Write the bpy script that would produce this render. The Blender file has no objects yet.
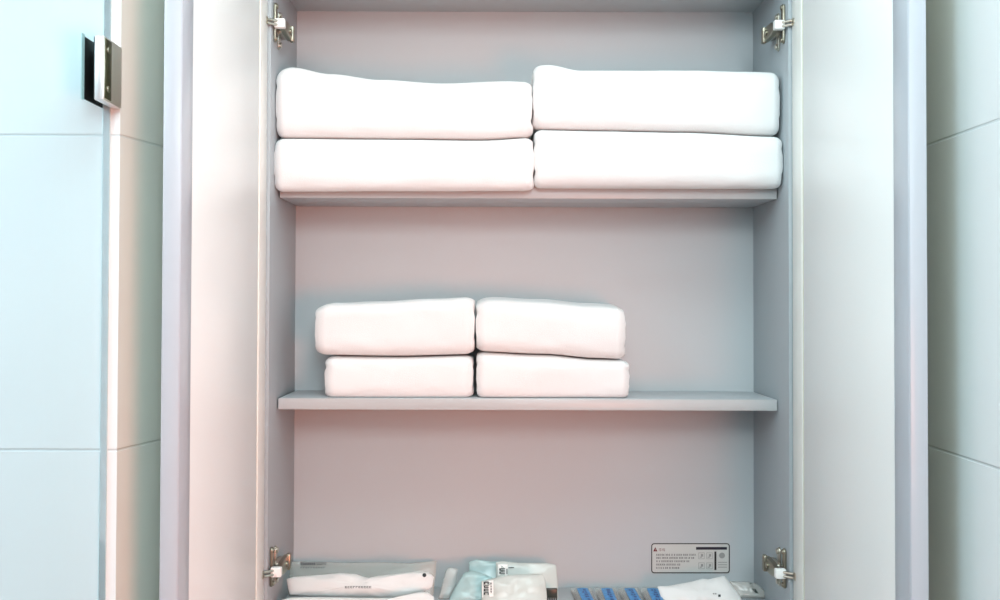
import bpy, bmesh, math, random
from mathutils import Vector, Matrix, noise
from mathutils.bvhtree import BVHTree
from mathutils.geometry import tessellate_polygon

scene = bpy.context.scene
col = scene.collection
H = 1.45                                   # camera height
CAM = Vector((-0.051, -1.24, H))
F = 976.0
PITCH, ROLL = math.radians(1.0), math.radians(0.17)
ROT = Matrix.Rotation(math.pi / 2 + PITCH, 3, 'X') @ Matrix.Rotation(ROLL, 3, 'Z')
SHX, SHY = 0.011, -0.015

# ---------------------------------------------------------------- camera
cd = bpy.data.cameras.new('camera')
cd.sensor_width = 36.0
cd.lens = F / 1000 * 36
cd.shift_x, cd.shift_y = SHX, SHY
cd.clip_start = 0.02
cam = bpy.data.objects.new('camera', cd)
cam.matrix_world = Matrix.Translation(CAM) @ ROT.to_4x4()
col.objects.link(cam)
scene.camera = cam

def ray(px, py):
    d = Vector(((px - 500 + SHX * 1000) / F, (300 - py + SHY * 1000) / F, -1.0))
    return ROT @ d
def at_y(px, py, y):
    d = ray(px, py)
    return CAM + d * ((y - CAM.y) / d.y)
def at_plane(px, py, p0, n):
    d = ray(px, py)
    return CAM + d * ((p0 - CAM).dot(n) / d.dot(n))

# ---------------------------------------------------------------- materials
def srgb(r, g, b):
    f = lambda c: (c / 255 / 12.92) if c / 255 <= 0.04045 else ((c / 255 + 0.055) / 1.055) ** 2.4
    return (f(r), f(g), f(b), 1)

def mat(name, color, rough=0.5, metal=0.0, bump=0.0, bscale=400, var=0.0, vscale=6, spec=0.5, sheen=0.0, coat=0.0, bdist=0.001):
    m = bpy.data.materials.new(name)
    m.use_nodes = True
    nt = m.node_tree
    b = nt.nodes['Principled BSDF']
    b.inputs['Base Color'].default_value = color
    b.inputs['Roughness'].default_value = rough
    b.inputs['Metallic'].default_value = metal
    b.inputs['Specular IOR Level'].default_value = spec
    b.inputs['Sheen Weight'].default_value = sheen
    b.inputs['Coat Weight'].default_value = coat
    tc = nt.nodes.new('ShaderNodeTexCoord')
    if bump:
        n = nt.nodes.new('ShaderNodeTexNoise')
        n.inputs['Scale'].default_value = bscale
        n.inputs['Detail'].default_value = 3
        bp = nt.nodes.new('ShaderNodeBump')
        bp.inputs['Strength'].default_value = bump
        bp.inputs['Distance'].default_value = bdist
        nt.links.new(tc.outputs['Object'], n.inputs['Vector'])
        nt.links.new(n.outputs['Fac'], bp.inputs['Height'])
        nt.links.new(bp.outputs['Normal'], b.inputs['Normal'])
    if var:
        n2 = nt.nodes.new('ShaderNodeTexNoise')
        n2.inputs['Scale'].default_value = vscale
        mx = nt.nodes.new('ShaderNodeMix'); mx.data_type = 'RGBA'
        c = color
        mx.inputs[6].default_value = (c[0] * (1 - var), c[1] * (1 - var), c[2] * (1 - var), 1)
        mx.inputs[7].default_value = (min(1, c[0] * (1 + var)), min(1, c[1] * (1 + var)), min(1, c[2] * (1 + var)), 1)
        nt.links.new(tc.outputs['Object'], n2.inputs['Vector'])
        nt.links.new(n2.outputs['Fac'], mx.inputs[0])
        nt.links.new(mx.outputs[2], b.inputs['Base Color'])
    return m

def film(name, color, opacity, rough=0.25, gloss=0.12, tint=(0.93, 0.96, 0.96, 1)):
    """thin clear or milky plastic: see-through + a little body + shine"""
    m = bpy.data.materials.new(name)
    m.use_nodes = True
    nt = m.node_tree; nt.nodes.clear()
    out = nt.nodes.new('ShaderNodeOutputMaterial')
    tr = nt.nodes.new('ShaderNodeBsdfTransparent'); tr.inputs['Color'].default_value = tint
    df = nt.nodes.new('ShaderNodeBsdfDiffuse'); df.inputs['Color'].default_value = color
    gl = nt.nodes.new('ShaderNodeBsdfGlossy'); gl.inputs['Roughness'].default_value = rough
    m1 = nt.nodes.new('ShaderNodeMixShader'); m1.inputs[0].default_value = opacity
    m2 = nt.nodes.new('ShaderNodeMixShader')
    fr = nt.nodes.new('ShaderNodeFresnel'); fr.inputs['IOR'].default_value = 1.45
    ad = nt.nodes.new('ShaderNodeMath'); ad.operation = 'ADD'; ad.inputs[1].default_value = gloss * 0.3
    nt.links.new(fr.outputs[0], ad.inputs[0])
    nt.links.new(ad.outputs[0], m2.inputs[0])
    nt.links.new(tr.outputs[0], m1.inputs[1]); nt.links.new(df.outputs[0], m1.inputs[2])
    nt.links.new(m1.outputs[0], m2.inputs[1]); nt.links.new(gl.outputs[0], m2.inputs[2])
    nt.links.new(m2.outputs[0], out.inputs['Surface'])
    return m

def tile_mat(name, color, zoff, axis, hoff):
    """glossy wall tiles, 30 cm courses, 60 cm long, thin grout grooves"""
    m = mat(name, color, rough=0.16)
    nt = m.node_tree; b = nt.nodes['Principled BSDF']
    tc = nt.nodes.new('ShaderNodeTexCoord')
    sp = nt.nodes.new('ShaderNodeSeparateXYZ')
    nt.links.new(tc.outputs['Object'], sp.inputs[0])
    def line(sock, period, off):
        a = nt.nodes.new('ShaderNodeMath'); a.operation = 'SUBTRACT'; a.inputs[1].default_value = off
        w = nt.nodes.new('ShaderNodeMath'); w.operation = 'PINGPONG'; w.inputs[1].default_value = period / 2
        s = nt.nodes.new('ShaderNodeMapRange')
        s.inputs['From Min'].default_value = 0.0006; s.inputs['From Max'].default_value = 0.0016
        nt.links.new(sock, a.inputs[0]); nt.links.new(a.outputs[0], w.inputs[0]); nt.links.new(w.outputs[0], s.inputs['Value'])
        return s.outputs[0]
    l1 = line(sp.outputs['Z'], 0.30, zoff)
    l2 = line(sp.outputs[axis], 0.60, hoff)
    mn = nt.nodes.new('ShaderNodeMath'); mn.operation = 'MINIMUM'
    nt.links.new(l1, mn.inputs[0]); nt.links.new(l2, mn.inputs[1])
    mx = nt.nodes.new('ShaderNodeMix'); mx.data_type = 'RGBA'
    mx.inputs[6].default_value = (color[0] * .82, color[1] * .84, color[2] * .85, 1)
    mx.inputs[7].default_value = color
    nt.links.new(mn.outputs[0], mx.inputs[0]); nt.links.new(mx.outputs[2], b.inputs['Base Color'])
    bp = nt.nodes.new('ShaderNodeBump'); bp.inputs['Strength'].default_value = 0.5; bp.inputs['Distance'].default_value = 0.001
    nt.links.new(mn.outputs[0], bp.inputs['Height']); nt.links.new(bp.outputs['Normal'], b.inputs['Normal'])
    return m

Z1 = at_y(50, 450, -0.31).z                # a grout course
M = {}
M['tile_x'] = tile_mat('white_wall_tile_across', srgb(236, 241, 241), Z1, 'X', -1.2)
M['tile_y'] = tile_mat('white_wall_tile_along', srgb(247, 249, 250), Z1, 'Y', -0.7)
M['floor'] = mat('floor_tile', srgb(150, 148, 142), 0.35, var=.08)
M['paint'] = mat('ceiling_paint', srgb(238, 238, 234), 0.8)
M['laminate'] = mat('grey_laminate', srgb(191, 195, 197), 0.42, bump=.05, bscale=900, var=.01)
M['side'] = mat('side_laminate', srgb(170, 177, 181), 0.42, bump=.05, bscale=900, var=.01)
M['shelf'] = mat('shelf_laminate', srgb(190, 194, 197), 0.4, var=.01)
M['edgeband'] = mat('pale_edge_band', srgb(192, 192, 192), 0.35)
M['door'] = mat('door_laminate', srgb(245, 247, 245), 0.33, var=.008)
M['door_edge'] = mat('door_front_edge', srgb(190, 196, 203), 0.3)
M['door_strip'] = mat('grey_edge_strip', srgb(188, 194, 202), 0.3)
M['stile'] = mat('door_hinge_stile', srgb(238, 238, 232), 0.35)
M['seal'] = mat('cream_seal', srgb(234, 232, 206), 0.5)
M['front'] = mat('door_outer_face', srgb(165, 163, 132), 0.4, var=.05)
M['towel'] = mat('white_terry_cloth', srgb(238, 238, 237), 0.95, bump=.35, bscale=900, sheen=.25, spec=.1, bdist=.0012)
M['nickel'] = mat('nickel', (.62, .58, .5, 1), 0.28, 1.0)
M['dark_nickel'] = mat('dark_nickel', (.36, .33, .26, 1), 0.32, 1.0)
M['white_plastic'] = mat('white_plastic', srgb(250, 248, 244), 0.35)
M['chrome'] = mat('chrome', (.9, .9, .9, 1), 0.07, 1.0)
M['satin'] = mat('satin_chrome', (.96, .96, .96, 1), 0.36, .75)
M['shade_metal'] = mat('shaded_metal_inset', (.3, .28, .22, 1), 0.3, 1.0)
M['rubber_and_shade_black'] = mat('rubber_and_shade_black', srgb(28, 30, 30), 0.5)
M['pack'] = mat('white_packaging', srgb(226, 228, 226), 0.38, bump=.15, bscale=60, bdist=.002)
M['clear'] = film('clear_plastic', srgb(228, 224, 216), 0.34, tint=(.96, .96, .95, 1))
M['teal'] = film('teal_plastic', srgb(196, 226, 226), 0.62, tint=(.78, .93, .93, 1))
M['milky'] = film('milky_plastic', srgb(224, 232, 226), 0.74)
M['crystal'] = film('crystal_plastic', srgb(228, 226, 220), 0.3)
M['ink'] = mat('black_ink', srgb(30, 32, 34), 0.5)
M['grey_ink'] = mat('grey_ink', srgb(84, 86, 88), 0.5)
M['soft_ink'] = mat('soft_grey_ink', srgb(150, 152, 150), 0.5)
M['red_ink'] = mat('dark_red_ink', srgb(110, 22, 30), 0.5)
M['navy_ink'] = mat('navy_ink', srgb(28, 32, 48), 0.5)
M['blue_ink'] = mat('blue_print', srgb(70, 150, 210), 0.4, var=.5, vscale=260)
M['deep_blue'] = mat('deep_blue_print', srgb(24, 78, 150), 0.4)
M['sticker'] = mat('silver_sticker', srgb(204, 206, 202), 0.4)
M['dark_green'] = mat('dark_green_plastic', srgb(44, 56, 50), 0.35)
def glass_mat():
    m = bpy.data.materials.new('shower_glass'); m.use_nodes = True
    nt = m.node_tree; nt.nodes.clear()
    out = nt.nodes.new('ShaderNodeOutputMaterial')
    tr = nt.nodes.new('ShaderNodeBsdfTransparent'); tr.inputs['Color'].default_value = (.885, .935, .95, 1)
    gl = nt.nodes.new('ShaderNodeBsdfGlossy'); gl.inputs['Roughness'].default_value = 0.02
    mx = nt.nodes.new('ShaderNodeMixShader'); mx.inputs[0].default_value = .02
    nt.links.new(tr.outputs[0], mx.inputs[1]); nt.links.new(gl.outputs[0], mx.inputs[2])
    nt.links.new(mx.outputs[0], out.inputs['Surface'])
    return m
M['glass'] = glass_mat()
M['clear_seal'] = mat('clear_edge_seal', srgb(232, 240, 242), 0.3)
M['glass_edge'] = mat('glass_cut_edge', srgb(196, 228, 228), 0.15)

# ---------------------------------------------------------------- mesh helpers
def box(bm, x0, x1, y0, y1, z0, z1, bevel=0.0, seg=2):
    vs = [bm.verts.new(p) for p in ((x0, y0, z0), (x1, y0, z0), (x1, y1, z0), (x0, y1, z0), (x0, y0, z1), (x1, y0, z1), (x1, y1, z1), (x0, y1, z1))]
    fs = [bm.faces.new([vs[i] for i in f]) for f in ((0, 3, 2, 1), (4, 5, 6, 7), (0, 1, 5, 4), (1, 2, 6, 5), (2, 3, 7, 6), (3, 0, 4, 7))]
    if bevel:
        es = list({e for f in fs for e in f.edges})
        bmesh.ops.bevel(bm, geom=es, offset=bevel, segments=seg, profile=.5, affect='EDGES')

def cyl(bm, p0, p1, r, n=20, bevel=0.0):
    p0, p1 = Vector(p0), Vector(p1)
    ax = (p1 - p0); L = ax.length; ax.normalize()
    q = ax.to_track_quat('Z', 'Y').to_matrix()
    rings = [(0, r - bevel), (bevel, r), (L - bevel, r), (L, r - bevel)] if bevel else [(0, r), (L, r)]
    prev = None
    for h, rr in rings:
        ring = [bm.verts.new(p0 + q @ Vector((math.cos(2 * math.pi * k / n) * rr, math.sin(2 * math.pi * k / n) * rr, h))) for k in range(n)]
        if prev:
            for k in range(n):
                bm.faces.new((prev[k], prev[(k + 1) % n], ring[(k + 1) % n], ring[k]))
        else:
            bm.faces.new(ring[::-1])
        prev = ring
    bm.faces.new(prev)

def plate(bm, pts, thick_vec, bevel=0.0):
    """extruded planar polygon"""
    t = Vector(thick_vec)
    a = [bm.verts.new(p) for p in pts]
    b = [bm.verts.new(Vector(p) + t) for p in pts]
    fs = [bm.faces.new(a[::-1]), bm.faces.new(b)]
    n = len(a)
    for k in range(n):
        fs.append(bm.faces.new((a[k], a[(k + 1) % n], b[(k + 1) % n], b[k])))
    if bevel:
        es = list({e for f in fs[:2] for e in f.edges})
        bmesh.ops.bevel(bm, geom=es, offset=bevel, segments=2, profile=.5, affect='EDGES')

def obj(name, bm, material, parent=None, smooth=True, angle=35):
    bmesh.ops.recalc_face_normals(bm, faces=bm.faces)
    me = bpy.data.meshes.new(name)
    bm.to_mesh(me); bm.free()
    if material: me.materials.append(material)
    if smooth:
        me.set_sharp_from_angle(angle=math.radians(angle))
        for p in me.polygons: p.use_smooth = True
    o = bpy.data.objects.new(name, me)
    col.objects.link(o)
    if parent:
        o.parent = parent
        o.matrix_parent_inverse = Matrix.Translation(-root_loc(parent))
    return o

def root_loc(o):
    v = Vector((0, 0, 0))
    while o:
        v = v + Vector(o.location) ; o = o.parent if o.parent is None else None
    return v

def thing(name, label, cat, loc, group=None):
    o = bpy.data.objects.new(name, None)
    o.empty_display_size = 0.02
    o.location = loc
    col.objects.link(o)
    return tag(o, label, cat, group)
def tag(o, label, cat, group=None):
    o['label'] = label; o['category'] = cat
    if group: o['group'] = group
    return o
def struct(name, bm, m):
    o = obj(name, bm, m, None, smooth=False); o['kind'] = 'structure'; return o
def B(*a, **k):
    bm = bmesh.new(); box(bm, *a, **k); return bm

# ---------------------------------------------------------------- dimensions
WI, WO = 0.330, 0.345            # cabinet inner / outer half width
YB = 0.166                       # back panel face
ZT, ZB = H + 0.420, H - 0.408    # underside of top panel, face of bottom panel
SY = 0.046                       # shelf front
XR, XL = 0.387, -0.404           # alcove side walls
YC = -0.31                       # front face of the tiled wall on the left
CEIL = H + 1.0

# ---------------------------------------------------------------- room shell
struct('floor', B(-1.7, 1.0, -2.3, 0.35, -0.05, 0), M['floor'])
struct('ceiling', B(-1.7, 1.0, -2.3, 0.35, CEIL, CEIL + 0.05), M['paint'])
struct('wall_back', B(XL - .02, XR + .12, 0.180, 0.28, 0, CEIL), M['tile_x'])
bm = bmesh.new()
plate(bm, [(-1.6, YC, 0), (XL, YC, 0), (XL + .040, YC + .15, 0), (XL + .040, 0.28, 0), (-1.6, 0.28, 0)], (0, 0, CEIL))
struct('wall_left', bm, M['tile_x'])
struct('wall_shower', B(-1.7, -1.6, -2.3, 0.28, 0, CEIL), M['tile_y'])
bm = bmesh.new()
box(bm, XR, XR + .12, -0.75, 0.18, 0, CEIL)
box(bm, XR, XR + .12, -1.95, -0.75, 2.02, CEIL)
box(bm, XR, XR + .12, -2.3, -1.95, 0, CEIL)
struct('wall_right', bm, M['tile_y'])

# ---------------------------------------------------------------- cabinet
cab = thing('wall_cabinet', 'tall grey laminate wall cabinet with both doors open and two shelves', 'cabinet', (0, 0, ZB - .015))
def cpart(name, bm, m, parent=None, **k): return obj(name, bm, m, parent or cab, **k)
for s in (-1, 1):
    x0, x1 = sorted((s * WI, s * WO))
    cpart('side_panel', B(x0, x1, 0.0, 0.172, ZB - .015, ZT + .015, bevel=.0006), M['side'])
cpart('back_panel', B(-WI, WI, YB, YB + .006, ZB, ZT), M['laminate'])
cpart('top_panel', B(-WI, WI, 0.0, YB, ZT, ZT + .015, bevel=.0006), M['laminate'])
cpart('bottom_panel', B(-WI, WI, 0.0, YB, ZB - .015, ZB, bevel=.0006), M['laminate'])
ZS = []
for py_top in (187.5, 399.0):
    zt = at_y(529, py_top, SY).z
    ZS.append(zt)
    sh = cpart('shelf', B(-WI + .0025, WI - .0015, SY + .001, YB - .0005, zt - .0145, zt, bevel=.0008), M['shelf'])
    eb = cpart('edge_band', B(-WI + .0025, WI - .0015, SY - .0004, SY + .0009, zt - .0145, zt, bevel=.0004), M['edgeband'], sh)

# doors, standing open at right angles
for s in (-1, 1):
    f = lambda a, b: sorted((s * a, s * b))
    z0, z1 = ZB - .018, ZT + .018
    XI, XO = 0.334, 0.3507
    x0, x1 = f(XI + .0004, XO - .003)
    d = cpart('door', B(x0, x1, -0.311, -0.044, z0, z1, bevel=.0006), M['door'])
    x0, x1 = f(XI, XO - .003)
    e = cpart('edge_strip', B(x0, x1, -0.3446, -0.3112, z0, z1, bevel=.0012), M['door_strip'], d)
    e['label'] = 'grey strip along the free edge of the door'
    bm = bmesh.new(); x0, x1 = f(XI + .0008, XO)
    box(bm, x0, x1, -0.3458, -0.3447, z0, z1, bevel=.0005)
    cpart('edge_cap', bm, M['door_edge'], d)
    x0, x1 = f(XI, XO - .003)
    cpart('hinge_stile', B(x0, x1, -0.0385, -0.002, z0, z1, bevel=.001), M['stile'], d)
    x0, x1 = f(XI + .0016, XI + .008)
    q = cpart('seal', B(x0, x1, -0.0440, -0.0385, z0, z1, bevel=.0008), M['seal'], d)
    q['label'] = 'narrow cream line beside the hinges'
    x0, x1 = f(XO - .003, XO)
    cpart('front_face', B(x0, x1, -0.3445, -0.002, z0, z1, bevel=.0006), M['front'], d)

# concealed hinges
def hinge(s, z):
    S = lambda a, b: tuple(sorted((s * a, s * b)))
    bm = bmesh.new()
    # wing plate on the side panel: upright oblong with rounded ends
    pts = []
    for k in range(24):
        a = 2 * math.pi * k / 24
        cy, cz = 0.040 + 0.0055 * math.cos(a), (0.0195 if math.sin(a) >= 0 else -0.0195) + 0.0055 * math.sin(a)
        pts.append((s * WI, cy, z + cz))
    plate(bm, pts, (-s * .0025, 0, 0), .0006)
    box(bm, *S(WI - .009, WI - .0005), .026, .066, z - .0055, z + .0055, bevel=.0012)
    h = obj('hinge', bm, M['nickel'], cab)
    for dz in (-.0195, .0195):
        bm = bmesh.new()
        cyl(bm, (s * (WI - .002), .040, z + dz), (s * (WI - .0052), .040, z + dz), .0036, 16, .0006)
        obj('screw', bm, M['nickel'], h)
    # arm, tapering towards the door
    bm = bmesh.new()
    a = [(s * (WI - .0155), .012, z - .0045), (s * (WI - .0155), .024, z - .0085), (s * (WI - .0155), .056, z - .0095), (s * (WI - .0155), .056, z + .0095), (s * (WI - .0155), .024, z + .0085), (s * (WI - .0155), .012, z + .0045)]
    plate(bm, a, (s * .0065, 0, 0), .001)
    cyl(bm, (s * (WI - .0088), .044, z), (s * (WI - .0175), .044, z), .004, 16, .0006)
    box(bm, *S(WI - .018, WI - .012), .052, .062, z - .0105, z + .0105, bevel=.0015)
    ar = obj('arm', bm, M['dark_nickel'], h); ar['label'] = 'darker hinge arm'
    # white damper block at the front end
    c = obj('damper_cap', B(*S(WI - .0165, WI - .003), .002, .0115, z - .006, z + .006, bevel=.0014), M['white_plastic'], h)
    c['label'] = 'white plastic block at the front of the hinge'
    # flange standing upright at the front edge with a screw at each end and links to the door
    bm = bmesh.new()
    pts = []
    for k in range(24):
        an = 2 * math.pi * k / 24
        pts.append((s * (WI - .0004), .0155 + .0045 * math.cos(an), z + .004 + (0.021 if math.sin(an) >= 0 else -0.021) + .0045 * math.sin(an)))
    plate(bm, pts, (-s * .0032, 0, 0), .0006)
    for dz in (-.017, .025):
        cyl(bm, (s * (WI - .003), .0155, z + dz), (s * (WI - .0055), .0155, z + dz), .0032, 14, .0005)
    obj('flange', bm, M['dark_nickel'], h)
    bm = bmesh.new()
    cyl(bm, (s * (WI - .0075), .004, z - .0025), (s * (WI + .0035), -.0060, z - .0025), .0018, 12)
    cyl(bm, (s * (WI - .0075), .004, z + .0025), (s * (WI + .0035), -.0060, z + .0025), .0018, 12)
    cyl(bm, (s * (WI + .0030), -.0085, z), (s * (WI + .0065), -.0085, z), .0052, 24, .0006)
    obj('cup', bm, M['nickel'], h)
for s in (-1, 1):
    hinge(s, at_y(780, 25, .006).z)
    hinge(s, at_y(780, 573.5, .006).z)

# warning label stuck to the back panel
YL = YB - .0004
def L(px, py, off=0.0): return at_y(px, py, YL - off)
def poly(bm, pts):
    vs = [bm.verts.new(p) for p in pts]
    bm.faces.new(vs)
def rrect(x0, y0, x1, y1, r, n=6):
    out = []
    for cx, cy, a0 in ((x1 - r, y0 + r, -90), (x1 - r, y1 - r, 0), (x0 + r, y1 - r, 90), (x0 + r, y0 + r, 180)):
        for k in range(n + 1):
            a = math.radians(a0 + 90 * k / n)
            out.append((cx + r * math.cos(a), cy + r * math.sin(a)))
    return out
bm = bmesh.new()
plate(bm, [L(*p) for p in rrect(651, 543, 730, 573.5, 3)], (0, .0003, 0))
lab = obj('warning_label', bm, M['sticker'], cab, smooth=False)
lab['label'] = 'silver warning sticker with black border on the back panel'
bm = bmesh.new()
o1, o2 = rrect(651.2, 543.2, 729.8, 573.3, 3), rrect(652.2, 544.2, 728.8, 572.3, 2.2)
va = [bm.verts.new(L(*p, .0002)) for p in o1]; vb = [bm.verts.new(L(*p, .0002)) for p in o2]
for k in range(len(va)):
    bm.faces.new((va[k], va[(k + 1) % len(va)], vb[(k + 1) % len(va)], vb[k]))
def rect(bm, x0, y0, x1, y1, off=.0002): poly(bm, [L(x0, y0, off), L(x1, y0, off), L(x1, y1, off), L(x0, y1, off)])
rect(bm, 714.4, 551.5, 716.4, 570)
obj('border', bm, M['ink'], lab, smooth=False)
bm = bmesh.new(); rect(bm, 696, 547, 727, 549.7); obj('heading_bar', bm, M['navy_ink'], lab, smooth=False)
bm = bmesh.new()
poly(bm, [L(653.2, 551.4, .0002), L(655.3, 547, .0002), L(657.4, 551.4, .0002)])
obj('warning_triangle', bm, M['red_ink'], lab, smooth=False)

def text_mesh(name, s, size_px, px, py, material, parent, off=.0003):
    cu = bpy.data.curves.new(name, 'FONT'); cu.body = s; cu.size = 1.0
    t = bpy.data.objects.new(name, cu); col.objects.link(t)
    dg = bpy.context.evaluated_depsgraph_get(); dg.update()
    me = bpy.data.meshes.new_from_object(t.evaluated_get(dg))
    bpy.data.objects.remove(t)
    k = (1.24 + YB) / F * size_px
    p = L(px, py, off)
    me.transform(Matrix.Translation(p) @ Matrix.Rotation(math.pi / 2, 4, 'X') @ Matrix.Scale(k, 4))
    me.materials.clear(); me.materials.append(material)
    o = bpy.data.objects.new(name, me); col.objects.link(o)
    o.parent = parent; o.matrix_parent_inverse = Matrix.Translation(-root_loc(parent))
    return o
text_mesh('heading_text', '주의', 3.6, 658.6, 551.2, M['red_ink'], lab)
text_mesh('exclamation_mark', '!', 3.2, 654.9, 551.0, M['sticker'], lab)
rnd = random.Random(5)
bm = bmesh.new()
for y, x1 in ((554.8, 696.5), (557.9, 695.5), (561.3, 690), (564.6, 680), (567.9, 680)):
    x = 656.2
    while x < x1 - 1:                       # words too small to read: short strokes
        w = rnd.uniform(.9, 1.7)
        rect(bm, x, y - .8, x + w, y - .35); rect(bm, x + w * .3, y - .3, x + w * .62, y + .8); rect(bm, x, y + .35, x + w, y + .75)
        x += w + (rnd.uniform(.25, .45) if rnd.random() > .25 else 1.1)
obj('small_print', bm, M['grey_ink'], lab, smooth=False)
bm = bmesh.new()
for x, y in ((701.5, 556), (709.5, 556), (701.5, 566), (709.5, 566)):
    for x0, y0, x1, y1 in ((-3, -3.4, 3, -3.0), (-3, 2.6, 3, 3.0), (-3, -3, -2.6, 2.6), (2.6, -3, 3, 2.6)):
        rect(bm, x + x0, y + y0, x + x1, y + y1)
    rect(bm, x - .6, y - 2.0, x + 1.6, y + .6); rect(bm, x - 1.8, y + .8, x + .4, y + 1.6)
poly(bm, [L(722 + 3 * math.cos(a * .5236), 555.5 + 3 * math.sin(a * .5236), .0002) for a in range(12)])
for k in range(3): rect(bm, 718, 562 + 2.4 * k, 727, 562.7 + 2.4 * k)
obj('pictograms', bm, M['soft_ink'], lab, smooth=False)

# ---------------------------------------------------------------- glass shower screen
XG = -0.416
gs = thing('shower_screen', 'clear glass shower screen fixed to the tiled wall with a chrome clamp', 'shower screen', (XG, -0.8, 0))
obj('glass_pane', B(XG - .004, XG + .004, -1.35, YC - .003, 0.004, H + .60, bevel=.0006), M['glass'], gs)
bm = B(XG - .003, XG + .003, YC - .0030, YC - .0004, 0.004, H + .60)
obj('edge_seal', bm, M['clear_seal'], gs)
zc = at_y(98, 68, -.352).z
bm = B(XG + .0045, XG + .0135, YC - .044, YC - .0005, zc - .0295, zc + .0295, bevel=.0012)
cl = obj('wall_clamp', bm, M['satin'], gs); cl['label'] = 'square chrome glass clamp'
obj('shade_plate', B(XG + .0132, XG + .0139, YC - .0425, YC - .027, zc - .0275, zc + .0275, bevel=.0003), M['shade_metal'], cl)  # dark plate added for the shaded part of the clamp's side face
for dz in (-.018, .018):
    bm = bmesh.new()
    cyl(bm, (XG + .0138, YC - .0348, zc + dz), (XG + .0150, YC - .0348, zc + dz), .0032, 18, .0004)
    obj('screw', bm, M['nickel'], cl)
bm = bmesh.new()
for x in (XG + .004,): box(bm, x, x + .0005, YC - .0440, YC - .001, zc - .0285, zc + .0285)
obj('gasket', bm, M['rubber_and_shade_black'], cl)
bm = B(XG - .0048, XG - .0041, YC - .0505, YC - .0445, zc - .030, zc + .030)
obj('cut_edge_glint', bm, M['glass_edge'], cl)  # pale cyan strip put in as the highlight on the glass cut edge
bm = B(XG - .0060, XG - .0042, YC - .0440, YC - .001, zc - .0285, zc + .0285, bevel=.0004)
obj('back_plate', bm, M['rubber_and_shade_black'], cl)  # back plate coloured black for the shade behind the glass

# ---------------------------------------------------------------- towels
def lerp_list(L_, x):
    if x <= L_[0][0]: return L_[0][1]
    for (a, va), (b, vb) in zip(L_, L_[1:]):
        if x <= b:
            t = (x - a) / (b - a); t = t * t * (3 - 2 * t)
            return va + (vb - va) * t
    return L_[-1][1]

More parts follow.
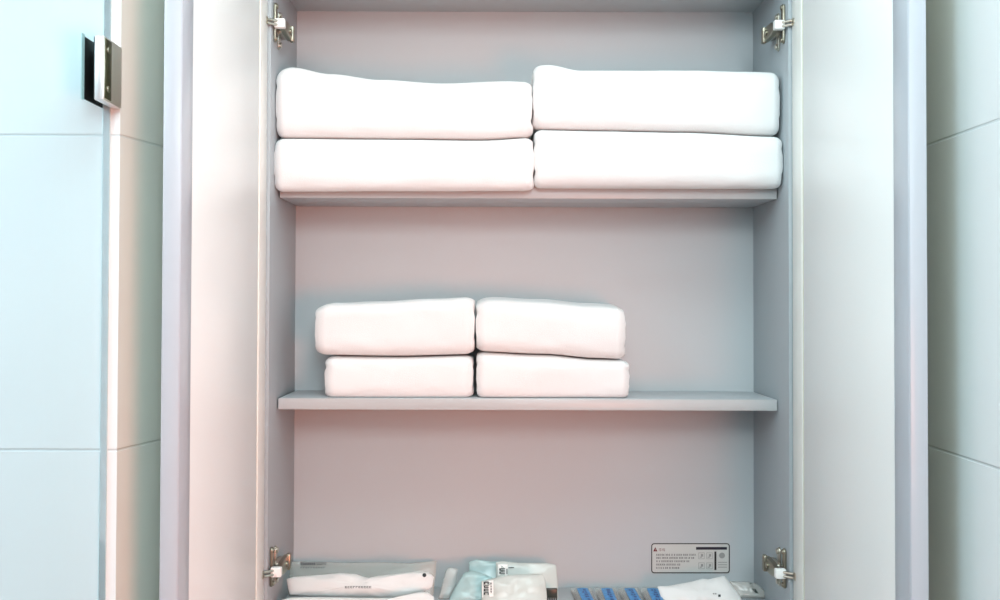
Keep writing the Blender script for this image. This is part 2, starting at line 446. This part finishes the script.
def towel(name, label, group, top, bot, left, right, yf, yb, seed, droop=0.0, back_lift=0.0, layers=4, er=0.010, zfloor=None, under=False):
    """folded towel: rolled front fold, layered ends. top/bot: (px,py) lists read at the front; left/right px"""
    ys = yf + .022
    xl, xr = at_y(left, 300, yf + .012).x, at_y(right, 300, yf + .012).x
    T = [(at_y(p, 300, yf + .012).x, at_y(p, q, ys).z) for p, q in top]
    Bt = [(at_y(p, 300, yf + .012).x, at_y(p, q, ys).z) for p, q in bot]
    nx, per = 110, []
    nf, nt_, nb, nbt = 26, 16, 10, 16
    # profile in unit square: (u along depth 0..1 in metres, w height 0..1)
    D = yb - yf
    prof = []
    rd = .026                                # depth of the rolled front
    for k in range(nf):                      # front arc, bottom to top
        a = -math.pi / 2 + math.pi * k / (nf - 1)
        c, s_ = math.cos(a), math.sin(a)
        e = .52
        prof.append((rd * (1 - abs(c) ** e), .5 + .5 * math.copysign(abs(s_) ** e, s_)))
    for k in range(1, nt_): prof.append((rd + (D - rd - .012) * k / nt_, 1.0))
    for k in range(nb):
        a = math.pi / 2 - math.pi * k / (nb - 1)
        c, s_ = math.cos(a), math.sin(a); e = .7
        prof.append((D - .012 + .012 * abs(c) ** e, .5 + .5 * math.copysign(abs(s_) ** e, s_)))
    for k in range(1, nbt): prof.append((D - .012 - (D - rd - .012) * k / nbt, 0.0))
    n = len(prof)
    bm = bmesh.new()
    rings = []
    us = [.5 - .5 * math.cos(math.pi * i / nx) for i in range(nx + 1)]
    for i, u in enumerate(us):
        x = xl + (xr - xl) * u
        zt, zb = lerp_list(T, x), lerp_list(Bt, x)
        hgt = zt - zb
        dl = min(x - xl, xr - x)
        t = max(0.0, 1 - dl / er)
        sc = 1 - (1 - math.sqrt(max(0, 1 - t * t))) * min(.42, er * .9 / hgt)
        zc_ = (zt + zb) / 2
        if t > 0: zc_ -= 0.0006 * t
        ring = []
        for (dy, w) in prof:
            ww = .5 + (w - .5) * sc
            yy = yf + dy + (t * t * .006 * (1 if dy < D / 2 else -1) * (1 if True else 0))
            z = zb + hgt * ww
            z += back_lift * max(0, w - .5) * 2 * max(0, (dy - rd) / D)
            nz = noise.noise(Vector((x * 9 + seed * 7.1, yy * 16, w * 2.2 + seed)))
            n2 = noise.noise(Vector((x * 32 + seed * 3.3, yy * 40, w * 5 + seed)))
            upper = w if not under else w * (1 - w) * 2
            z += (nz * .0016 + n2 * .0005) * upper
            yy += (nz * .0022 + n2 * .0009) * (1 if dy < rd else 0)
            xx = x
            if t > 0:                       # ends: the folded layers bulge one by one
                sgn = 1 if x > (xl + xr) / 2 else -1
                lay = abs(math.sin(math.pi * layers * ww)) ** .6
                xx += sgn * t * (.0015 * (lay - .7)) + sgn * t * n2 * .002
            if droop and yy < SY + .004:
                k = min(1.0, (SY + .004 - yy) / .02)
                z -= droop * k * (1 - w) ** 1.5
            if zfloor is not None and yy > SY + .001: z = max(z, zfloor + .0004)
            ring.append(bm.verts.new((xx, yy, z)))
        rings.append(ring)
    for a, b in zip(rings, rings[1:]):
        for k in range(n):
            bm.faces.new((a[k], a[(k + 1) % n], b[(k + 1) % n], b[k]))
    for r, flip in ((rings[0], True), (rings[-1], False)):
        # cap with concentric rings, grooved between the layers
        c = sum((v.co for v in r), Vector()) / n
        prev = r
        sgn = -1 if flip else 1
        for f_ in (.8, .55, .3):
            ring = []
            for v, (dy, w) in zip(r, prof):
                p = c.lerp(v.co, f_)
                ww = (p.z - min(q.co.z for q in r)) / max(1e-6, max(q.co.z for q in r) - min(q.co.z for q in r))
                p.x = v.co.x * f_ + c.x * (1 - f_) + sgn * .0022 * (abs(math.sin(math.pi * layers * ww)) ** .6 - .6)
                ring.append(bm.verts.new(p))
            for k in range(n):
                q = (prev[k], prev[(k + 1) % n], ring[(k + 1) % n], ring[k])
                bm.faces.new(q if flip else q[::-1])
            prev = ring
        bm.faces.new(prev if flip else prev[::-1])
    o = obj(name, bm, M['towel'], None, angle=80)
    # origin at base
    v = Vector(((xl + xr) / 2, (yf + yb) / 2, min(q.co.z for q in o.data.vertices)))
    o.data.transform(Matrix.Translation(-v)); o.location = v
    tag(o, label, 'towel', group)
    return o

G1, G2 = 'folded bath towels on the top shelf', 'folded hand towels on the middle shelf'
zt1, zt2 = ZS
towel('bath_towel', 'large white folded towel on the upper shelf, top of the left stack', G1,
      [(274, 72), (290, 68.5), (330, 75), (380, 81), (440, 84.5), (500, 82.5), (534, 83.5)], [(274, 138.5), (400, 139.5), (480, 140.5), (534, 138)], 276, 531.5, .018, .158, 1, er=.011)
towel('bath_towel', 'large white folded towel on the upper shelf, under the sagging left one', G1,
      [(274, 139.5), (400, 140.5), (480, 141.5), (534, 139)], [(274, 188), (400, 187.6), (533, 187.2)], 274.5, 533, .016, .160, 2, droop=.0065, er=.011, zfloor=zt1, under=True)
towel('bath_towel', 'large white folded towel on the upper shelf, top of the right stack', G1,
      [(532, 67), (548, 66), (580, 71.5), (640, 71.5), (690, 71.5), (740, 73), (779, 74)], [(532, 130), (600, 131), (680, 132.5), (779, 136.5)], 533, 778.5, .018, .158, 3, er=.010)
towel('bath_towel', 'large white folded towel on the upper shelf, bottom of the right stack', G1,
      [(532, 131), (600, 132), (680, 133.5), (779, 137.5)], [(532, 187.3), (781, 187.9)], 534.5, 781, .014, .160, 4, droop=.0022, er=.009, zfloor=zt1, under=True)
towel('hand_towel', 'small white folded towel on the middle shelf, top of the left stack', G2,
      [(316, 306), (334, 303), (380, 301.5), (430, 299), (474, 297)], [(316, 354.5), (400, 355.5), (474, 354)], 316.5, 474, .050, .150, 5, er=.014)
towel('hand_towel', 'small white folded towel on the middle shelf, bottom of the left stack', G2,
      [(326, 356), (400, 356.8), (474, 355.5)], [(326, 397.8), (473, 397.8)], 326.5, 472.5, .053, .148, 6, er=.012, zfloor=zt2, under=True)
towel('hand_towel', 'small white folded towel on the middle shelf, top of the right stack', G2,
      [(476, 301), (492, 299.5), (540, 302), (590, 305.5), (625, 307)], [(476, 351), (540, 353.5), (600, 358), (625, 359)], 476.8, 624.5, .050, .150, 7, er=.012, back_lift=.006)
towel('hand_towel', 'small white folded towel on the middle shelf, bottom of the right stack', G2,
      [(476, 352), (540, 354.6), (600, 359.3), (629, 360)], [(476, 397.6), (629, 397.8)], 477.5, 628.5, .053, .148, 8, er=.010, zfloor=zt2, under=True)

# ---------------------------------------------------------------- packets on the bottom of the cabinet
def resample(pts, n):
    P = [Vector((x, y)) for x, y in pts]
    L_ = [0]
    for a, b in zip(P, P[1:] + P[:1]): L_.append(L_[-1] + (b - a).length)
    out, k = [], 0
    for i in range(n):
        s = L_[-1] * i / n
        while L_[k + 1] < s: k += 1
        t = (s - L_[k]) / max(1e-9, L_[k + 1] - L_[k])
        a, b = P[k], P[(k + 1) % len(P)]
        out.append(a.lerp(b, t))
    return out

def pouch(name, label, cat, group, outline, y0, lean, thick, material, seed, wrinkle=.0012, flat=2.5, zmin=None):
    """soft packet leaning back: outline in the photo's pixels, on a plane through the floor line y0;
    lean = how far it goes back per metre of height"""
    n = Vector((0, -1, lean)).normalized()
    p0 = Vector((0, y0, ZB + .0012))
    pts = [at_plane(p.x, p.y, p0, n) for p in resample(outline, 96)]
    zlow = (ZB + .0012) if zmin is None else zmin
    fix = []
    for p in pts:
        if p.z < zlow:
            p = Vector((p.x, y0 + (zlow - p0.z) * lean, zlow))
        fix.append(p)
    pts = fix
    c = sum(pts, Vector()) / len(pts)
    bm = bmesh.new()
    R = [1, .985, .95, .9, .82, .72, .6, .46, .3, .15]
    def layer(sign):
        prev = None; first = None
        for r in R:
            th = thick * (1 - r ** flat) ** .55 if r < 1 else 0
            ring = []
            for q in pts:
                p = c.lerp(q, r)
                w = noise.noise(Vector((p.x * 45 + seed * 5, p.y * 30, p.z * 70 + seed))) + .5 * noise.noise(Vector((p.x * 120, seed * 3.7, p.z * 150)))
                off = (th * (1.0 if sign > 0 else .25) + wrinkle * w * min(1, (1 - r) * 8) * (1 if sign > 0 else .1))
                pp = p + n * off * sign
                pp.z = max(pp.z, ZB + .0008)
                ring.append(pp)
            yield r, ring
    rim = None
    for sign in (1, -1):
        prev = None
        for r, ring in layer(sign):
            if r == 1:
                if rim is None: rim = [bm.verts.new(p) for p in ring]
                prev = rim; continue
            cur = [bm.verts.new(p) for p in ring]
            N = len(cur)
            for k in range(N):
                q = (prev[k], prev[(k + 1) % N], cur[(k + 1) % N], cur[k])
                bm.faces.new(q if sign > 0 else q[::-1])
            prev = cur
        bm.faces.new(prev if sign > 0 else prev[::-1])
    o = obj(name, bm, material, None, angle=75)
    lo = min(v.co.z for v in o.data.vertices)
    v = Vector((c.x, c.y, lo))
    bv = BVHTree.FromPolygons([q.co.copy() for q in o.data.vertices], [list(p.vertices) for p in o.data.polygons])
    o.data.transform(Matrix.Translation(-v)); o.location = v
    tag(o, label, cat, group)
    o_bvh[o.name] = bv
    return o
o_bvh = {}

def decal(name, parent, polys, material, lift=.0004, label=None):
    """print lying on the packet's own surface"""
    bm = bmesh.new(); bv = o_bvh[parent.name]
    for pl in polys:
        vs = []
        for px, py in pl:
            d = ray(px, py).normalized()
            hit, nn, _, _ = bv.ray_cast(CAM, d)
            if hit is None: break
            if nn.dot(d) > 0: nn = -nn
            vs.append(hit + nn * lift)
        else:
            bm.faces.new([bm.verts.new(p) for p in vs])
    if not bm.faces: bm.free(); return None
    o = obj(name, bm, material, parent, smooth=False)
    if label: o['label'] = label
    return o
def R4(x0, y0, x1, y1): return [(x0, y0), (x1, y0), (x1, y1), (x0, y1)]
def strokes(x0, y0, x1, y1, seed, n=7, vertical=False):
    """unreadable small print as broken strokes"""
    r = random.Random(seed); out = []
    for k in range(n):
        a, b = k / n, (k + .72) / n
        if vertical:
            ya, yb_ = y0 + (y1 - y0) * a, y0 + (y1 - y0) * b
            out += [R4(x0, ya, x0 + (x1 - x0) * .25, yb_), R4(x0 + (x1 - x0) * .25, ya, x1, ya + (yb_ - ya) * .3)]
            if r.random() > .3: out.append(R4(x0 + (x1 - x0) * .75, ya, x1, yb_))
            if r.random() > .5: out.append(R4(x0 + (x1 - x0) * .2, ya + (yb_ - ya) * .7, x1, yb_))
        else:
            xa, xb = x0 + (x1 - x0) * a, x0 + (x1 - x0) * b
            out += [R4(xa, y0, xb, y0 + (y1 - y0) * .3), R4(xa, y0 + (y1 - y0) * .3, xa + (xb - xa) * .3, y1)]
            if r.random() > .3: out.append(R4(xa + (xb - xa) * .4, y0 + (y1 - y0) * .65, xb, y1))
    return out

GP = 'amenity packets on the bottom of the cabinet'
# left: clear bag with printed header, two white packets in front
z = pouch('plastic_bag', 'clear plastic bag with grey printed header behind the white packets', 'bag', GP,
          [(287, 561.5), (300, 561), (345, 562.5), (380, 562), (410, 563), (436.5, 560.5), (436, 572), (433.5, 590), (432, 640), (290, 640), (288, 590)], .118, .9, .006, M['clear'], 11)
decal('header_print', z, [R4(300.5 + 1.9 * k, 562.5, 302.0 + 1.9 * k, 565.3) for k in range(8)] + strokes(316, 562.6, 327, 565.2, 3, 9) + strokes(300.5, 567, 326, 568.4, 4, 10), M['grey_ink'])
w1 = pouch('white_packet', 'puffy white packet with a small grey line of print, lying on another', 'packet', GP,
           [(286.5, 579), (292, 577), (325, 574.5), (340, 573), (356, 574), (364, 577), (369, 578), (378, 576), (400, 573.8), (418, 571.5), (430, 573), (434, 577), (432, 588), (424, 591.5), (412, 595), (395, 597.5), (350, 597), (310, 596), (290, 595), (288, 588)],
           .062, .5, .009, M['pack'], 12, wrinkle=.0034, zmin=ZB + .0135)
decal('print_line', w1, strokes(345, 586.2, 372, 588.2, 6, 10), M['grey_ink'])
decal('print_dot', w1, [[(424.3 + 2.1 * math.cos(a * .7854), 575.2 + 2.1 * math.sin(a * .7854)) for a in range(8)]], M['ink'])
w2 = pouch('white_packet', 'white packet at the very bottom left, under the puffy one', 'packet', GP,
           [(281, 600), (290, 597.5), (320, 597), (360, 597.8), (395, 598), (412, 595), (420, 592), (428, 592.5), (434, 597), (434, 640), (279, 640)], .030, .55, .006, M['pack'], 13, zmin=ZB + .0012)
# middle: clear and teal sachets
s1 = pouch('sachet', 'teal tinted clear sachet standing at the back of the middle pile', 'sachet', GP,
           [(469, 562), (476, 559.5), (490, 561.5), (510, 561), (512, 580), (512, 640), (468, 640)], .128, .35, .004, M['teal'], 14)
s2 = pouch('sachet', 'pale green white sachet with upright black characters, at the back of the middle pile', 'sachet', GP,
           [(496, 562), (503, 561), (520, 563), (546, 563), (556, 565), (557.5, 578), (558, 595), (556, 640), (498, 640)], .108, .5, .004, M['milky'], 15)
decal('printed_label', s2, [R4(498, 564.5 + k, 507.6, 565.5 + k) for k in range(11)], M['white_plastic'])
decal('printed_characters', s2, strokes(499.5, 568.5, 505, 575, 8, 2, True) + [R4(506.5, 569, 507.4, 574.5), R4(508.5, 567.5, 514, 568.3)], M['ink'], lift=.0012)
s3 = pouch('sachet', 'teal clear sachet with a folded peak at the left of the middle pile', 'sachet', GP,
           [(448, 602), (452, 593), (459, 581), (464, 572.5), (472, 570.5), (484, 574), (492, 577.5), (497, 582), (499, 640), (447, 640)], .082, .5, .006, M['teal'], 16, wrinkle=.002)
s4 = pouch('sachet', 'whitish sachet with black characters down its left side, front of the middle pile', 'sachet', GP,
           [(481.5, 581), (490, 579), (505, 575.5), (525, 574), (543, 574), (545.5, 580), (547, 596), (546, 640), (482, 640)], .052, .55, .006, M['milky'], 17, wrinkle=.0018)
decal('printed_label', s4, [[(482.3, 580.6 + k), (493.5, 579.4 + k), (493.5, 580.4 + k), (482.3, 581.6 + k)] for k in range(17)], M['white_plastic'])
decal('printed_characters', s4, strokes(484.2, 582, 488.8, 596, 9, 4, True) + strokes(490.4, 583, 492, 594, 10, 4, True), M['ink'], lift=.0012)
s5 = pouch('sachet', 'thin clear film sachet between the white packets and the teal sachet', 'sachet', GP,
           [(441, 588), (446, 570), (450, 567), (458, 569), (456, 585), (449, 600), (446, 640), (438, 640), (438, 600)], .105, .5, .003, M['crystal'], 18)
# dark comb end poking out behind the front sachet
bm = bmesh.new()
p = at_y(551, 590.5, .085)
box(bm, p.x - .0085, p.x + .0085, p.y - .003, p.y + .003, ZB + .0095, p.z + .003, bevel=.0012)
for k in range(7):
    x = p.x - .0075 + k * .0025
    box(bm, x - .0006, x + .0006, p.y - .0016, p.y + .0016, ZB + .001, ZB + .012)
cb = obj('hair_comb', bm, M['dark_green'], None)
cb.data.transform(Matrix.Translation(-Vector((p.x, p.y, ZB)))); cb.location = (p.x, p.y, ZB)
tag(cb, 'small dark ribbed piece poking out to the right of the whitish sachets', 'comb', None)

# four clear packets with blue print, lying flat with their ends towards the back
def flat_packet(label, cx_px, wpx, yb_, seed, ang):
    c = at_plane(cx_px, 589, Vector((0, yb_, ZB)), Vector((0, -1, 0)))
    w = wpx * (1.24 + yb_) / F / 2
    Ln = .135
    bm = bmesh.new()
    nx, ny = 20, 40
    r = random.Random(seed)
    ca, sa = math.cos(ang), math.sin(ang)
    grids = []
    for sgn in (1, -1):
        g = []
        for j in range(ny + 1):
            row = []
            for i in range(nx + 1):
                u, v = i / nx * 2 - 1, j / ny
                th = .0062 * max(0, 1 - abs(u) ** 3) ** .6 * min(1, max(0, (v - .05)) * 9) ** .6 * min(1, max(0, (.95 - v)) * 9) ** .6
                wv = .0007 * noise.noise(Vector((u * 2 + seed * 4, v * 12, sgn))) * (1 - abs(u)) * (1 if 0 < j < ny else 0)
                if j == 0: wv = .0006 * math.sin(u * 5 + seed)
                x, y = u * w, -v * Ln
                zz = .0018 + (th + wv) if sgn > 0 else .0014 - .0006 * (th > 0)
                row.append(bm.verts.new((x * ca - y * sa, x * sa + y * ca, zz + .004 * max(0, .1 - v) * 10)))
            g.append(row)
        for j in range(ny):
            for i in range(nx):
                q = (g[j][i], g[j][i + 1], g[j + 1][i + 1], g[j + 1][i])
                bm.faces.new(q if sgn < 0 else q[::-1])
        grids.append(g)
    bmesh.ops.remove_doubles(bm, verts=bm.verts, dist=1e-6)
    o = obj('toothbrush_packet', bm, M['crystal'], None, angle=70)
    o.location = (c.x, yb_, ZB)
    tag(o, label, 'packet', 'blue printed packets in a row')
    # blue printed card inside, gently curved
    bm = bmesh.new(); prev = None
    for i in range(13):
        u = i / 12 * 2 - 1
        x = u * w * .52; zz = .0086 + .0008 * (1 - u * u)
        f = lambda yy: bm.verts.new((x * ca - yy * sa, x * sa + yy * ca, zz))
        cur = (f(-.012), f(-.120))
        if prev: bm.faces.new((prev[0], cur[0], cur[1], prev[1]))
        prev = cur
    k1 = obj('printed_panel', bm, M['blue_ink'], None); k1.parent = o; k1['label'] = 'blue print on the clear packet'
    bm = bmesh.new()
    for yy in (-.020, -.030, -.040, -.050, -.062):
        for xx in (-.04 + .1 * math.sin(yy * 900 + seed), .16):
            a = [(xx - .1, yy), (xx + .1, yy), (xx + .08, yy - .006), (xx - .08, yy - .006)]
            bm.faces.new([bm.verts.new((q * w * .9 * ca - t * sa, q * w * .9 * sa + t * ca, .0099 - abs(q) * .0012)) for q, t in a])
    k2 = obj('print_marks', bm, M['deep_blue'], None, smooth=False); k2.parent = k1
    return o
flat_packet('clear packet with blue print next to the whitish sachets, leftmost of the row', 581, 21, .142, 1, .05)
flat_packet('clear packet with blue print, second from the whitish sachets', 605.5, 21, .142, 2, .0)
flat_packet('clear packet with blue print, third from the whitish sachets', 628, 20, .142, 3, .02)
flat_packet('clear packet with blue print next to the white pouch, rightmost of the row', 651, 21, .142, 4, -.02)

# right: white pouch and a clear bag
w3 = pouch('white_packet', 'white packet with a peaked top corner below the warning sticker', 'packet', GP,
           [(657.5, 586.5), (668, 586), (690, 582), (703, 578.5), (708, 579.5), (718, 577), (724, 575.8), (728, 580), (733, 587), (740, 596), (744, 606), (746, 640), (664, 640), (662, 600)],
           .085, .75, .006, M['pack'], 21, wrinkle=.002)
decal('print_marks', w3, strokes(713, 593.2, 717, 594.4, 12, 2) + [R4(718.2, 594.6, 720.6, 597)], M['ink'])
c2 = pouch('plastic_bag', 'crumpled clear bag in the right corner beside the white packet', 'bag', GP,
           [(729, 581), (745, 581.5), (750, 582), (757, 583.5), (763, 589), (768, 596), (771, 606), (771, 640), (732, 640)], .112, .45, .006, M['clear'], 22, wrinkle=.003)
decal('dark_fold', c2, [[(749.5, 583.5), (751.5, 583), (756, 590), (758.5, 593.5), (755.5, 593), (752, 589)], [(758, 585), (759.2, 584.8), (765, 592.5), (764, 593)]], M['dark_green'], label='dark green line on the bag')

# ---------------------------------------------------------------- light
def area(name, loc, target, sx, sy, power, color):
    l = bpy.data.lights.new(name, 'AREA'); l.shape = 'RECTANGLE'; l.size = sx; l.size_y = sy
    l.energy = power; l.color = color
    o = bpy.data.objects.new(name, l); o.location = loc
    o.rotation_euler = (Vector(target) - Vector(loc)).to_track_quat('-Z', 'Y').to_euler()
    col.objects.link(o); return o
area('ceiling_lamp', (0, -.75, CEIL - .03), (0, -.749, 0), .6, .4, 6.2, (.72, .97, 1))
area('front_fill', (0, -2.25, H + .75), (0, -.1, H), .9, .4, 11, (.94, 1, .98))  # unseen fill behind the camera, added to light the scene from the front
area('window_light', (-1.45, -1.2, H + .75), (.2, -.1, H), .7, .4, 12, (.66, .90, 1))
area('rear_right_fill', (.3, -2.2, H + .5), (0, -.1, H), .5, .8, 13, (.66, .89, 1))  # added unseen fill from the rear right, lifts the left side
area('doorway_light', (XR + .18, -1.55, H - .30), (-.1, .1, H - .15), .4, .4, 13, (1, .27, .14))
w = bpy.data.worlds.new('world'); scene.world = w; w.use_nodes = True
w.node_tree.nodes['Background'].inputs[0].default_value = (.93, .97, 1, 1)
w.node_tree.nodes['Background'].inputs[1].default_value = 0.2

scene.view_settings.view_transform = 'Standard'
scene.view_settings.look = 'None'
scene.view_settings.exposure = 0.0
scene.view_settings.gamma = 1.0
scene.view_settings.use_curve_mapping = False
scene.cycles.use_denoising = True
scene.cycles.max_bounces = 10
scene.cycles.transparent_max_bounces = 16
scene.cycles.sample_clamp_indirect = 6
